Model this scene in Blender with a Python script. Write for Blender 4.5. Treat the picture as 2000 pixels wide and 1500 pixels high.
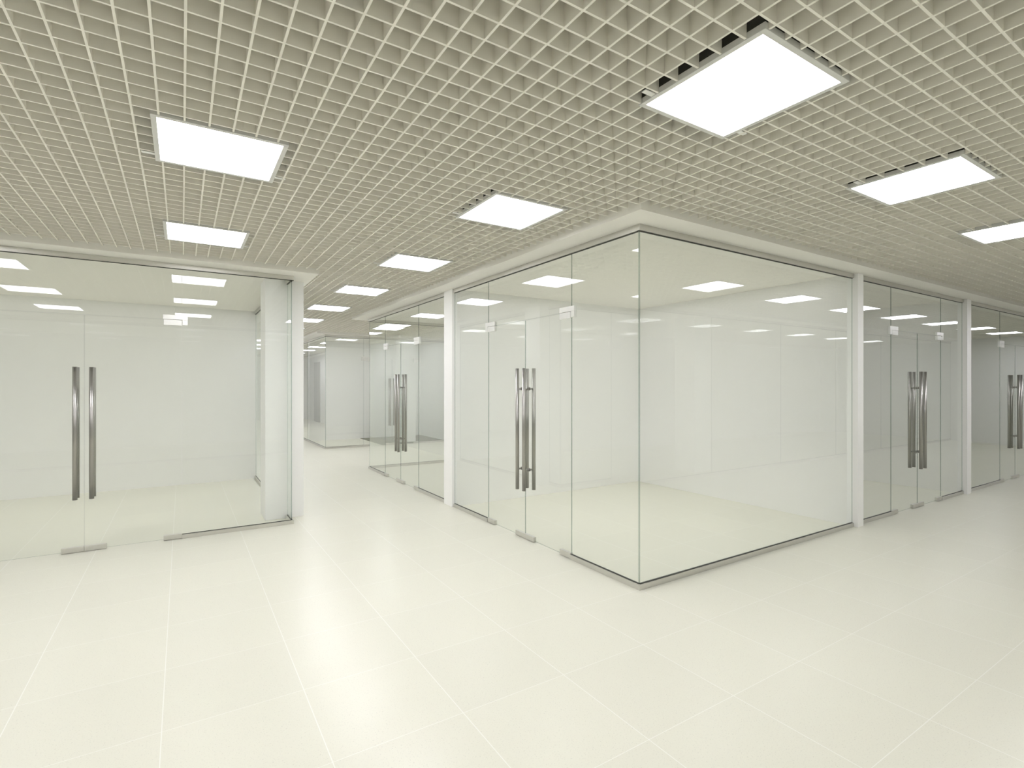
import bpy, bmesh, math
from mathutils import Vector
sc = bpy.context.scene
for o in list(bpy.data.objects): bpy.data.objects.remove(o)
C = sc.collection

# ---------------------------------------------------------------- camera, world, exposure
H = 1.55
cd = bpy.data.cameras.new('camera'); cam = bpy.data.objects.new('camera', cd); C.objects.link(cam)
cam.location = (0, 0, H); cam.rotation_euler = (math.pi/2, 0, -0.5649)
cd.sensor_fit = 'HORIZONTAL'; cd.sensor_width = 36.0; cd.lens = 1013.28/2000*36
cd.shift_x = 0.00115; cd.shift_y = 0.0008; cd.clip_start = 0.02; cd.clip_end = 200
sc.camera = cam
w = bpy.data.worlds.new('world'); sc.world = w; w.use_nodes = True
w.node_tree.nodes['Background'].inputs[0].default_value = (0.9, 0.95, 1, 1)
w.node_tree.nodes['Background'].inputs[1].default_value = 0.3
sc.view_settings.view_transform = 'Standard'; sc.view_settings.look = 'None'
sc.view_settings.exposure = 0.46; sc.view_settings.gamma = 1.0; sc.view_settings.use_curve_mapping = False
cy = sc.cycles
cy.use_denoising = True; cy.max_bounces = 10; cy.diffuse_bounces = 6; cy.glossy_bounces = 6
cy.use_adaptive_sampling = True; cy.adaptive_threshold = 0.02
cy.transparent_max_bounces = 48; cy.transmission_bounces = 8
cy.sample_clamp_indirect = 40.0; cy.caustics_reflective = False; cy.caustics_refractive = False
PANEL_LIGHT = 11.5

# added fill lights, no visible lamps, set just under the shops' plaster ceilings
def shop_fill_light(x0, x1, y0, y1, power, z=2.755):
    ld = bpy.data.lights.new('shop_fill_light', 'AREA'); ld.shape = 'RECTANGLE'; ld.size = x1-x0; ld.size_y = y1-y0
    ld.energy = power*(x1-x0)*(y1-y0); ld.color = (0.975, 0.965, 1.0); ld.spread = math.radians(125)
    o = bpy.data.objects.new('shop_fill_light', ld); C.objects.link(o); o.location = ((x0+x1)/2, (y0+y1)/2, z); return o
for r, power in (((3.0, 6.15, 2.9, 5.9), 1.35), ((6.4, 9.3, 2.9, 5.9), 0.75), ((9.6, 17.7, 2.9, 5.9), 0.12), ((-4.1, 0.95, 6.3, 9.5), 0.85),
                 ((3.0, 6.15, 6.25, 9.4), 0.8), ((3.0, 6.15, 13.1, 14.9), 0.9), ((3.0, 8.0, 15.3, 19.9), 1.2), ((-1.0, 5.0, -3.5, -0.2), 1.6)):
    shop_fill_light(*r, power)

# ---------------------------------------------------------------- materials
def principled(name, col, rough=0.5, metal=0.0, spec=0.5):
    m = bpy.data.materials.new(name); m.use_nodes = True
    b = m.node_tree.nodes['Principled BSDF']
    b.inputs['Base Color'].default_value = (*col, 1); b.inputs['Roughness'].default_value = rough
    b.inputs['Metallic'].default_value = metal; b.inputs['Specular IOR Level'].default_value = spec
    return m
def add_noise(m, scale, amt, rough_amt=0.0, stretch=None):
    """procedural variation of the base colour (the thing's own mottling)"""
    nt = m.node_tree; b = nt.nodes['Principled BSDF']; col = b.inputs['Base Color'].default_value[:3]
    tc = nt.nodes.new('ShaderNodeTexCoord'); n = nt.nodes.new('ShaderNodeTexNoise'); n.inputs['Scale'].default_value = scale
    n.inputs['Detail'].default_value = 3
    if stretch:
        mp = nt.nodes.new('ShaderNodeMapping'); mp.inputs['Scale'].default_value = stretch
        nt.links.new(tc.outputs['Object'], mp.inputs[0]); nt.links.new(mp.outputs[0], n.inputs['Vector'])
    else: nt.links.new(tc.outputs['Object'], n.inputs['Vector'])
    r = nt.nodes.new('ShaderNodeMapRange'); r.inputs[3].default_value = 1-amt; r.inputs[4].default_value = 1+amt
    nt.links.new(n.outputs[0], r.inputs[0])
    v = nt.nodes.new('ShaderNodeVectorMath'); v.operation = 'SCALE'; v.inputs[0].default_value = col
    nt.links.new(r.outputs[0], v.inputs['Scale']); nt.links.new(v.outputs[0], b.inputs['Base Color'])
    return m
M_wall = add_noise(principled('white_paint', (0.95, 0.95, 0.945), 0.55, spec=0.3), 1.5, 0.012)
M_plaster = add_noise(principled('ceiling_plaster', (0.94, 0.925, 0.88), 0.8, spec=0.2), 2.0, 0.01)
M_grid = principled('lattice_enamel', (0.92, 0.895, 0.825), 0.55, spec=0.3)
M_plenum = principled('plenum_concrete', (0.42, 0.41, 0.38), 0.9)
M_house = principled('dark_housing', (0.05, 0.05, 0.045), 0.7)
M_frame = principled('light_frame', (0.72, 0.72, 0.70), 0.45)
M_glint = principled('white_glint', (0.9, 0.9, 0.88), 0.4)
M_steel = add_noise(principled('brushed_steel', (0.40, 0.39, 0.37), 0.34, metal=1.0), 40, 0.05, stretch=(6, 6, 0.05))
M_rail = add_noise(principled('satin_rail', (0.68, 0.67, 0.63), 0.36, metal=0.8), 30, 0.04)
M_patch = add_noise(principled('polished_patch', (0.80, 0.80, 0.78), 0.28, metal=0.7), 30, 0.03)
M_seal = principled('dark_seal', (0.06, 0.06, 0.05), 0.6)
M_floor_shade = add_noise(principled('floor_shade', (0.20, 0.205, 0.16), 0.9), 60, 0.1)
M_door = principled('grey_door', (0.35, 0.35, 0.34), 0.5)

def emission(name, col, s):
    m = bpy.data.materials.new(name); m.use_nodes = True; nt = m.node_tree; nt.nodes.clear()
    e = nt.nodes.new('ShaderNodeEmission'); e.inputs[0].default_value = (*col, 1); e.inputs[1].default_value = s
    o = nt.nodes.new('ShaderNodeOutputMaterial'); nt.links.new(e.outputs[0], o.inputs[0]); return m
M_light = emission('panel_diffuser', (0.97, 0.96, 1.0), PANEL_LIGHT)

def glass():
    m = bpy.data.materials.new('clear_glass'); m.use_nodes = True; nt = m.node_tree; nt.nodes.clear(); N = nt.nodes.new; L = nt.links.new
    out = N('ShaderNodeOutputMaterial'); mx = N('ShaderNodeMixShader')
    tr = N('ShaderNodeBsdfTransparent'); tr.inputs[0].default_value = (0.988, 0.995, 0.987, 1)
    gl = N('ShaderNodeBsdfGlossy'); gl.inputs['Roughness'].default_value = 0.0; gl.inputs[0].default_value = (0.97, 1, 0.98, 1)
    fr = N('ShaderNodeFresnel'); fr.inputs[0].default_value = 1.52
    a = N('ShaderNodeMath'); a.operation = 'ADD'; a.inputs[1].default_value = 1.0; L(fr.outputs[0], a.inputs[0])
    d = N('ShaderNodeMath'); d.operation = 'DIVIDE'; L(fr.outputs[0], d.inputs[0]); L(a.outputs[0], d.inputs[1])
    t = N('ShaderNodeMath'); t.operation = 'MULTIPLY'; t.inputs[1].default_value = 2.0; L(d.outputs[0], t.inputs[0])
    g = N('ShaderNodeNewGeometry'); s = N('ShaderNodeMath'); s.operation = 'SUBTRACT'; s.inputs[0].default_value = 1.0; L(g.outputs['Backfacing'], s.inputs[1])
    q = N('ShaderNodeMath'); q.operation = 'MULTIPLY'; q.use_clamp = True; L(t.outputs[0], q.inputs[0]); L(s.outputs[0], q.inputs[1])
    L(q.outputs[0], mx.inputs[0]); L(tr.outputs[0], mx.inputs[1]); L(gl.outputs[0], mx.inputs[2]); L(mx.outputs[0], out.inputs[0])
    return m
M_glass = glass()
def glass_edge():
    m = bpy.data.materials.new('glass_edge'); m.use_nodes = True; nt = m.node_tree; nt.nodes.clear(); N = nt.nodes.new; L = nt.links.new
    out = N('ShaderNodeOutputMaterial'); mx = N('ShaderNodeMixShader'); mx.inputs[0].default_value = 0.38
    tr = N('ShaderNodeBsdfTransparent'); tr.inputs[0].default_value = (0.85, 0.95, 0.91, 1)
    df = N('ShaderNodeBsdfDiffuse'); df.inputs[0].default_value = (0.03, 0.05, 0.042, 1)
    L(tr.outputs[0], mx.inputs[1]); L(df.outputs[0], mx.inputs[2]); L(mx.outputs[0], out.inputs[0]); return m
M_edge = glass_edge()

def floor_mat():
    m = principled('stone_tiles', (0.8, 0.8, 0.7), 0.28, spec=0.5); nt = m.node_tree; b = nt.nodes['Principled BSDF']; N = nt.nodes.new; L = nt.links.new
    tc = N('ShaderNodeTexCoord'); sp = N('ShaderNodeSeparateXYZ'); L(tc.outputs['Object'], sp.inputs[0])
    def math(op, a, bb=None, clamp=False):
        n = N('ShaderNodeMath'); n.operation = op; n.use_clamp = clamp
        for i, v in enumerate((a, bb)):
            if v is None: continue
            if isinstance(v, (int, float)): n.inputs[i].default_value = v
            else: L(v, n.inputs[i])
        return n.outputs[0]
    T = 0.59985
    def line(sock, off, half):
        u = math('DIVIDE', math('SUBTRACT', sock, off), T)
        f = math('ABSOLUTE', math('SUBTRACT', math('FRACT', u), 0.5))       # 0.5 at the joint
        return math('GREATER_THAN', f, 0.5 - half/T), math('FLOOR', u)
    lx, fx = line(sp.outputs[0], -0.077, 0.0020)
    ly, fy = line(sp.outputs[1], 2.191, 0.0015)
    joint = math('MAXIMUM', lx, ly)
    cb = N('ShaderNodeCombineXYZ'); L(fx, cb.inputs[0]); L(fy, cb.inputs[1])
    wn = N('ShaderNodeTexWhiteNoise'); wn.noise_dimensions = '2D'; L(cb.outputs[0], wn.inputs['Vector'])
    tone = math('ADD', math('MULTIPLY', wn.outputs[0], 0.024), 0.988)
    n1 = N('ShaderNodeTexNoise'); n1.inputs['Scale'].default_value = 150; n1.inputs['Detail'].default_value = 2; L(tc.outputs['Object'], n1.inputs['Vector'])
    speck = N('ShaderNodeMapRange'); speck.inputs[1].default_value = 0.28; speck.inputs[2].default_value = 0.40; speck.inputs[3].default_value = 0.84; speck.inputs[4].default_value = 1.0
    L(n1.outputs[0], speck.inputs[0])
    n2 = N('ShaderNodeTexNoise'); n2.inputs['Scale'].default_value = 420; L(tc.outputs['Object'], n2.inputs['Vector'])
    fine = math('ADD', math('MULTIPLY', n2.outputs[0], 0.07), 0.965)
    k = math('MULTIPLY', math('MULTIPLY', tone, speck.outputs[0]), fine)
    v = N('ShaderNodeVectorMath'); v.operation = 'SCALE'; v.inputs[0].default_value = (0.757, 0.75, 0.645); L(k, v.inputs['Scale'])
    mix = N('ShaderNodeMix'); mix.data_type = 'RGBA'; L(joint, mix.inputs[0]); L(v.outputs[0], mix.inputs[6]); mix.inputs[7].default_value = (0.86, 0.86, 0.79, 1)
    L(mix.outputs[2], b.inputs['Base Color'])
    return m
M_floor = floor_mat()

# ---------------------------------------------------------------- mesh helpers
def box(bm, x0, x1, y0, y1, z0, z1, mi=0):
    v = [bm.verts.new(p) for p in ((x0,y0,z0),(x1,y0,z0),(x1,y1,z0),(x0,y1,z0),(x0,y0,z1),(x1,y0,z1),(x1,y1,z1),(x0,y1,z1))]
    fs = []
    for q in ((3,2,1,0),(4,5,6,7),(0,1,5,4),(1,2,6,5),(2,3,7,6),(3,0,4,7)):
        f = bm.faces.new([v[i] for i in q]); f.material_index = mi; fs.append(f)
    return fs
def obj(name, bm, mats, parent=None, loc=(0,0,0), bevel=0.0, smooth=False):
    me = bpy.data.meshes.new(name)
    if smooth:
        for f in bm.faces: f.smooth = len(f.verts) == 4
    bm.to_mesh(me); bm.free()
    for m in (mats if isinstance(mats, (list, tuple)) else [mats]): me.materials.append(m)
    o = bpy.data.objects.new(name, me); C.objects.link(o); o.location = loc
    if parent: o.parent = parent
    if bevel:
        b = o.modifiers.new('bevel', 'BEVEL'); b.width = bevel; b.segments = 2; b.limit_method = 'ANGLE'
    return o
def tag(o, label, cat, group=None):
    o['label'] = label; o['category'] = cat; o['kind'] = 'thing'
    if group: o['group'] = group
    return o
def thing(name, label, cat, loc, group=None):
    o = bpy.data.objects.new(name, None); C.objects.link(o); o.location = loc; o.empty_display_size = 0.1
    return tag(o, label, cat, group)
def struct(name, boxes, m, bevel=0.0):
    bm = bmesh.new()
    for b in boxes: box(bm, *b)
    o = obj(name, bm, m, bevel=bevel); o['kind'] = 'structure'; return o
def copy_tree(o, parent=None):
    c = o.copy(); C.objects.link(c); c.parent = parent
    for ch in list(o.children): copy_tree(ch, c)
    return c

ZS = 2.764      # underside of the plaster bulkheads and shop ceilings
ZL = 2.807      # underside of the open lattice
ZT = 3.30       # slab above the lattice
XW, XE, YN, YS = -7.0, 18.2, 25.0, -3.6   # outer limits

# ---------------------------------------------------------------- setting
struct('floor', [(XW-.1, XE+.1, YS-.1, YN+.1, -0.12, 0)], M_floor)
struct('ceiling', [(XW-.1, XE+.1, YS-.1, YN+.1, ZT, ZT+0.12)], M_plenum)
OV = 0.25
slabs = [(XW, 1.27, 5.93, YN), (2.68, XE, 2.55, 9.75), (2.68, XE, 12.73, YN), (XW, XE, YS, 0.15)]
for s in slabs: struct('ceiling', [(*s, ZS, ZT)], M_plaster)

# outer walls
struct('wall_left', [(XW-.1, XW, YS, YN, 0, ZT)], M_wall)
struct('wall_right', [(XE, XE+.1, YS, YN, 0, ZT)], M_wall)
struct('wall_rear', [(XW, XE, YS-.1, YS, 0, ZT)], M_wall)
struct('wall_far', [(XW, XE, YN, YN+.1, 0, ZT)], M_wall)
# shop walls
struct('wall_center', [(2.89, XE, 5.95, 6.19, 0, ZS)], M_wall, 0.002)                      # behind the corner shop
struct('wall_corner_shop_right', [(6.20, 6.325, 2.74, 5.95, 0, ZS)], M_wall, 0.002)
struct('wall_second_shop_right', [(9.38, 9.53, 2.74, 5.95, 0, ZS)], M_wall, 0.002)
struct('wall_third_shop_right', [(17.8, 17.95, 2.74, 5.95, 0, ZS)], M_wall)
struct('wall_middle_shop_right', [(6.20, 6.325, 6.19, 9.5, 0, ZS)], M_wall)
struct('wall_middle_back', [(6.325, XE, 9.38, 9.5, 0, ZS)], M_wall)
struct('wall_left_shop_back', [(XW, 1.05, 9.53, 9.73, 0, ZS)], M_wall)
struct('wall_left_shop_left', [(-4.3, -4.15, 6.19, 9.53, 0, ZS)], M_wall)
struct('wall_corridor_left', [(0.93, 1.05, 9.73, YN, 0, ZS)], M_wall)
struct('wall_far_shop_back', [(2.96, 6.2, 15.0, 15.2, 0, ZS)], M_wall)
struct('wall_far_shop_right', [(6.2, 6.325, 12.95, 15.2, 0, ZS)], M_wall)
struct('wall_cross_corridor', [(6.325, XE, 12.95, 13.1, 0, ZS)], M_wall)

# ---------------------------------------------------------------- ceiling lights
LX, LY, SP, LS = -0.1253, 1.0607, 1.8566, 0.600
def lpos(K, Cc): return (LX + K*SP, LY + Cc*SP)
lights = []
for K in (0, -1, -2):
    for c in (0, 1, 2): lights.append((K, c))
for c in range(0, 12): lights.append((1, c))
for K in range(2, 10): lights.append((K, 0))
lrects = [(K, c, *lpos(K, c)) for K, c in lights]
for K in range(2, 9): lrects.append((K, 'x', LX+K*SP, 10.95))

def cut(iv, a, b):
    out = []
    for s, e in iv:
        if b <= s or a >= e: out.append((s, e)); continue
        if a > s: out.append((s, a))
        if b < e: out.append((b, e))
    return out
P = 0.10257
bm = bmesh.new(); hw = 0.0045; FH = 0.10
solid = [s for s in slabs]
n = math.ceil((XW-0.0102)/P)
while 0.0102+n*P < XE:
    x = 0.0102+n*P; iv = [(YS, YN)]
    for (a, b, c_, d) in solid:
        if a-hw < x < b+hw: iv = cut(iv, c_, d)
    for (_, _, lx, ly) in lrects:
        if lx-hw < x < lx+LS+hw: iv = cut(iv, ly, ly+LS)
    for s, e in iv:
        if e-s > 0.01: box(bm, x-hw, x+hw, s, e, ZL, ZL+FH)
    n += 1
n = math.ceil((YS-2.06)/P)
while 2.06+n*P < YN:
    y = 2.06+n*P; iv = [(XW, XE)]
    for (a, b, c_, d) in solid:
        if c_-hw < y < d+hw: iv = cut(iv, a, b)
    for (_, _, lx, ly) in lrects:
        if ly-hw < y < ly+LS+hw: iv = cut(iv, lx, lx+LS)
    for s, e in iv:
        if e-s > 0.01: box(bm, s, e, y-hw, y+hw, ZL+0.0006, ZL+FH-0.0006)
    n += 1
g = obj('ceiling_lattice', bm, M_grid); g['kind'] = 'structure'

# one light, built once and copied
def build_light():
    t = bpy.data.objects.new('ceiling_light', None); C.objects.link(t); t.empty_display_size = 0.1
    fw = 0.024; z0 = -0.004; z1 = 0.022
    bm = bmesh.new()
    box(bm, 0, LS, 0, fw, z0, z1); box(bm, 0, LS, LS-fw, LS, z0, z1)
    box(bm, 0, fw, fw, LS-fw, z0, z1); box(bm, LS-fw, LS, fw, LS-fw, z0, z1)
    obj('frame', bm, M_frame, t, bevel=0.0015)
    bm = bmesh.new(); box(bm, fw-.001, LS-fw+.001, fw-.001, LS-fw+.001, 0.003, 0.008)
    obj('diffuser', bm, M_light, t)
    bm = bmesh.new(); box(bm, 0.012, LS-0.012, 0.012, LS-0.012, 0.0225, 0.13)
    obj('housing', bm, M_house, t)
    for x0, x1 in ((-0.06, 0.0), (LS, LS+0.06)):
        bm = bmesh.new(); box(bm, x0, x1, LS-0.10, LS-0.075, 0.001, 0.006)
        obj('glint_tab', bm, M_glint, t, bevel=0.001)  # white tabs put in for the light glints beside the frame
    return t
LL = {
 (0,0): ('square ceiling light above the viewpoint, mirrored in the left shop glass', 'o'),
 (0,1): ('larger of the two white square ceiling lights at upper left', 'o'),
 (0,2): ('smaller white square ceiling light at upper left, nearest the left shop bulkhead', 'o'),
 (1,0): ('largest, nearest white square ceiling light, at upper right', 'c'),
 (1,1): ('white square ceiling light just left of the glass corner, second in the corridor line', 'c'),
 (1,2): ('white square ceiling light above the white wall end, third in the corridor line', 'c'),
 (1,3): ('small white square ceiling light fourth in the receding corridor line', 'c'),
 (1,4): ('small white square ceiling light fifth in the corridor line, right beside the white column', 'c'),
 (1,5): ('tiny white square ceiling light sixth in the corridor line, partly behind the white column', 'c'),
 (2,0): ('white square ceiling light at the right, fully in view, above the corner shop front', 'r'),
 (3,0): ('white square ceiling light cut off by the right edge of the photo', 'r'),
}
GR = {'o': 'square ceiling lights over the open floor', 'c': 'square ceiling lights down the narrow corridor', 'r': 'square ceiling lights along the right-hand walkway'}
proto = None
for (K, c, lx, ly) in lrects:
    if proto is None: proto = build_light(); o = proto
    else: o = copy_tree(proto)
    o.location = (lx, ly, ZL)
    if c == 'x':
        tag(o, 'square ceiling light of the far cross corridor beyond the middle glass shop', 'ceiling light', 'square ceiling lights of the far cross corridor')
    elif (K, c) in LL:
        tag(o, LL[(K,c)][0], 'ceiling light', GR[LL[(K,c)][1]])
    elif K == 1:
        tag(o, 'distant square ceiling light deep in the corridor, mirrored in the glass', 'ceiling light', GR['c'])
    elif K > 1:
        tag(o, 'square ceiling light beyond the right edge, mirrored in the right-hand shop glass', 'ceiling light', GR['r'])
    else:
        tag(o, 'square ceiling light beyond the left edge, mirrored in the left shop glass', 'ceiling light', GR['o'])

# ---------------------------------------------------------------- glass shop fronts
HB, HT = 2.718, 2.764       # header rail
RH = 0.040                  # floor rail height
DT = 2.20                   # top of doors
GT = 0.008; RW = 0.020      # glass thickness, rail half width
class Front:
    """axis 'Y': the glass stands in the plane y=plane and runs along x; 'X': in x=plane along y. out=+1/-1 side of the walkway"""
    def __init__(s, axis, plane, out): s.ax, s.p, s.out = axis, plane, out
    def bx(s, bm, u0, u1, v0, v1, z0, z1, o=(0,0,0), mi=0):
        a, b = sorted((s.p+s.out*v0, s.p+s.out*v1))
        if s.ax == 'Y': return box(bm, u0-o[0], u1-o[0], a-o[1], b-o[1], z0-o[2], z1-o[2], mi)
        return box(bm, a-o[0], b-o[0], u0-o[1], u1-o[1], z0-o[2], z1-o[2], mi)
    def pt(s, u, v=0, z=0): return (u, s.p+s.out*v, z) if s.ax == 'Y' else (s.p+s.out*v, u, z)
    def pane(s, name, u0, u1, z0, z1, par, o):
        bm = bmesh.new(); fs = s.bx(bm, u0, u1, -GT/2, GT/2, z0, z1, o)
        for i, f in enumerate(fs):
            nrm = f.normal if f.normal.length else (f.normal_update() or f.normal)
            f.normal_update(); k = 1 if s.ax == 'Y' else 0
            f.material_index = 0 if abs(f.normal[k]) > 0.5 else 1
        return obj(name, bm, [M_glass, M_edge], par)
    def cyl(s, bm, a, b, r, seg=20):
        a, b = Vector(a), Vector(b); d = b-a; q = d.to_track_quat('Z', 'Y')
        ra = [bm.verts.new(a+q@Vector((r*math.cos(t), r*math.sin(t), 0))) for t in [2*math.pi*i/seg for i in range(seg)]]
        rb = [bm.verts.new(v.co+d) for v in ra]
        for i in range(seg): bm.faces.new((ra[i], ra[(i+1)%seg], rb[(i+1)%seg], rb[i]))
        bm.faces.new(ra[::-1]); bm.faces.new(rb)
def partition(F, u0, u1, fixed, doors, label, ends=(0,0), group='frameless glass shop fronts'):
    """fixed: list of (a,b) spans with a floor rail; doors: list of (hinge, middle, hinge)"""
    o = F.pt(u0)
    t = thing('glass_partition', label, 'glass wall', o, group)
    bm = bmesh.new(); F.bx(bm, u0, u1, -RW, RW, HB, HT, o); obj('header_rail', bm, M_rail, t)
    bm = bmesh.new(); F.bx(bm, u0, u1, -0.008, 0.008, HB-0.005, HB, o); obj('top_seal', bm, M_seal, t)
    for a, b in fixed:
        F.pane('glass_panel', a+0.002, b-0.002, RH+0.004, HB-0.005, t, o)
        bm = bmesh.new(); F.bx(bm, a-(ends[0] if a == fixed[0][0] else 0), b+(ends[1] if b == fixed[-1][1] else 0), -RW, RW, 0, RH, o); obj('floor_rail', bm, M_rail, t)
        bm = bmesh.new(); F.bx(bm, a+.002, b-.002, -0.008, 0.008, RH, RH+0.004, o); obj('floor_seal', bm, M_seal, t)
    for i, (h0, mid, h1) in enumerate(doors):
        F.pane('transom_panel', h0+0.002, h1-0.002, DT+0.006, HB-0.005, t, o)
        for h, sgn in ((h0, 1), (h1, -1)):
            # corner patch that ties the transom to the side panel: a flat L with a cover plate
            bm = bmesh.new()
            a, b = sorted((h-sgn*0.05, h+sgn*0.16)); F.bx(bm, a, b, -0.016, 0.016, DT+0.004, DT+0.050, o)
            a, b = sorted((h-sgn*0.05, h-sgn*0.003)); F.bx(bm, a, b, -0.016, 0.016, DT-0.05, DT+0.004, o)
            obj('transom_patch', bm, M_patch, t, bevel=0.0015)
        for j, (h, sgn) in enumerate(((h0, 1), (h1, -1))):
            a, b = sorted((h+sgn*0.003, mid-sgn*0.0025))
            d = F.pane('glass_door', a, b, 0.012, DT, t, o)
            for nm, p0, p1, z0, z1 in (('hinge_patch', h+sgn*0.001, h+sgn*0.155, 0.004, 0.052), ('lock_patch', mid-sgn*0.165, mid-sgn*0.001, 0.004, 0.052), ('top_patch', h+sgn*0.001, h+sgn*0.155, DT-0.055, DT+0.001)):
                bm = bmesh.new(); a, b = sorted((p0, p1)); F.bx(bm, a, b, -0.016, 0.016, z0, z1, o)
                obj(nm, bm, M_patch if nm == 'top_patch' else M_rail, d, bevel=0.002)
            hu = mid-sgn*0.060
            for side in (1, -1):
                bm = bmesh.new(); V = Vector(o)
                F.cyl(bm, Vector(F.pt(hu, side*0.060, 0.495))-V, Vector(F.pt(hu, side*0.060, 1.715))-V, 0.019, 32)
                for z in (0.70, 1.51):
                    F.cyl(bm, Vector(F.pt(hu, side*0.005, z))-V, Vector(F.pt(hu, side*0.045, z))-V, 0.009, 14)
                    F.cyl(bm, Vector(F.pt(hu, side*0.005, z))-V, Vector(F.pt(hu, side*0.011, z))-V, 0.016, 18)
                obj('pull_handle', bm, M_steel, d, smooth=True)
    return t

# the corner shop
CX, CYp = 2.93, 2.80
partition(Front('X', CX, -1), CYp+RW, 5.95, [(CYp+0.006, 3.61), (5.09, 5.95)], [(3.61, 4.345, 5.09)],
          'left glass side of the corner shop, with double doors, ending at the white wall end', ends=(-0.014, 0))
partition(Front('Y', CYp, -1), CX-RW, 6.20, [(CX+0.0, 6.20)], [],
          'large undivided glass side of the corner shop, right of its vertical glass corner', ends=(0.02, 0))
# right-hand shops
partition(Front('Y', CYp, -1), 6.325, 9.38, [(6.325, 7.14), (8.62, 9.38)], [(7.14, 7.88, 8.62)],
          'glass front of the second shop between the two white wall ends on the right')
partition(Front('Y', CYp, -1), 9.53, 17.8, [(9.53, 10.96), (12.44, 14.2), (14.2, 16.0), (16.0, 17.8)], [(10.96, 11.70, 12.44)],
          'glass front of the last shop at the right edge, past the second white wall end')
# left shop
LYp, LXp = 6.205, 1.035
partition(Front('Y', LYp, -1), -4.15, LXp+RW, [(-4.15, -2.9), (-2.9, -1.535), (0.0, LXp-0.006)], [(-1.535, -0.768, 0.0)],
          'wide glass front of the left shop with its double doors and long floor rail', ends=(0, 0.026))
partition(Front('X', LXp, 1), LYp+RW, 6.48, [(LYp+0.007, 6.48)], [], 'short glass return between the left shop corner and the white column', ends=(-0.013, 0))
partition(Front('X', LXp, 1), 6.905, 9.53, [(6.905, 9.53)], [], 'glass side of the left shop behind the white column, along the corridor')
# middle shop
partition(Front('X', CX, -1), 6.19, 9.50-RW, [(6.19, 7.14), (8.62, 9.494)], [(7.14, 7.88, 8.62)],
          'glass front of the middle shop seen left of the white wall end', ends=(0, -0.014))
partition(Front('Y', 9.50, 1), CX-RW, 6.20, [(CX, 4.6), (4.6, 6.20)], [], 'rear glass side of the middle shop facing the cross corridor', ends=(0.02, 0))
# far shop
partition(Front('Y', 12.98, -1), CX-RW, 6.20, [(CX, 3.85), (5.33, 6.20)], [(3.85, 4.59, 5.33)],
          'glass front of the far shop across the cross corridor', ends=(0.02, 0))
partition(Front('X', CX, -1), 12.98+RW, 20.0, [(12.986, 15.1), (15.1, 17.5), (17.5, 20.0)], [], 'distant glass side of the far shop along the corridor', ends=(-0.014, 0))
struct('wall_far_end_right', [(2.89, XE, 20.0, 20.2, 0, ZS)], M_wall)
# the shops on the camera's side of the walkway
partition(Front('Y', -0.10, 1), XW, XE, [(XW+i*2.1, XW+(i+1)*2.1) for i in range(12)], [], 'glass front behind the viewpoint, seen only as mirrored in the other glass')

# ---------------------------------------------------------------- columns
def column(x0, x1, y0, y1, label):
    bm = bmesh.new(); cx, cy_ = (x0+x1)/2, (y0+y1)/2
    box(bm, x0-cx, x1-cx, y0-cy_, y1-cy_, 0, ZS)
    o = obj('column', bm, M_wall, loc=(cx, cy_, 0), bevel=0.004)
    return tag(o, label, 'column', 'square white columns')
column(0.80, 1.215, 6.49, 6.90, 'square white column just behind the corner of the left glass shop')
column(4.96, 5.39, 13.35, 13.78, 'square white column inside the far shop, behind the steel pull bars of the middle shop')
column(7.65, 8.10, -0.85, -0.42, 'square white column behind the viewpoint, mirrored in the corner shop glass')

# dark sheet in the far shop imitating dimness seen through the nearer glass, grey door far down the corridor
o = struct('floor_shade_sheet', [(4.35, 6.19, 13.02, 14.99, 0.0, 0.006)], M_floor_shade)
bm = bmesh.new(); box(bm, 1.05, 1.07, 22.2, 23.3, 0.0, 2.5)
o = obj('door_1', bm, M_door); o['kind'] = 'structure'
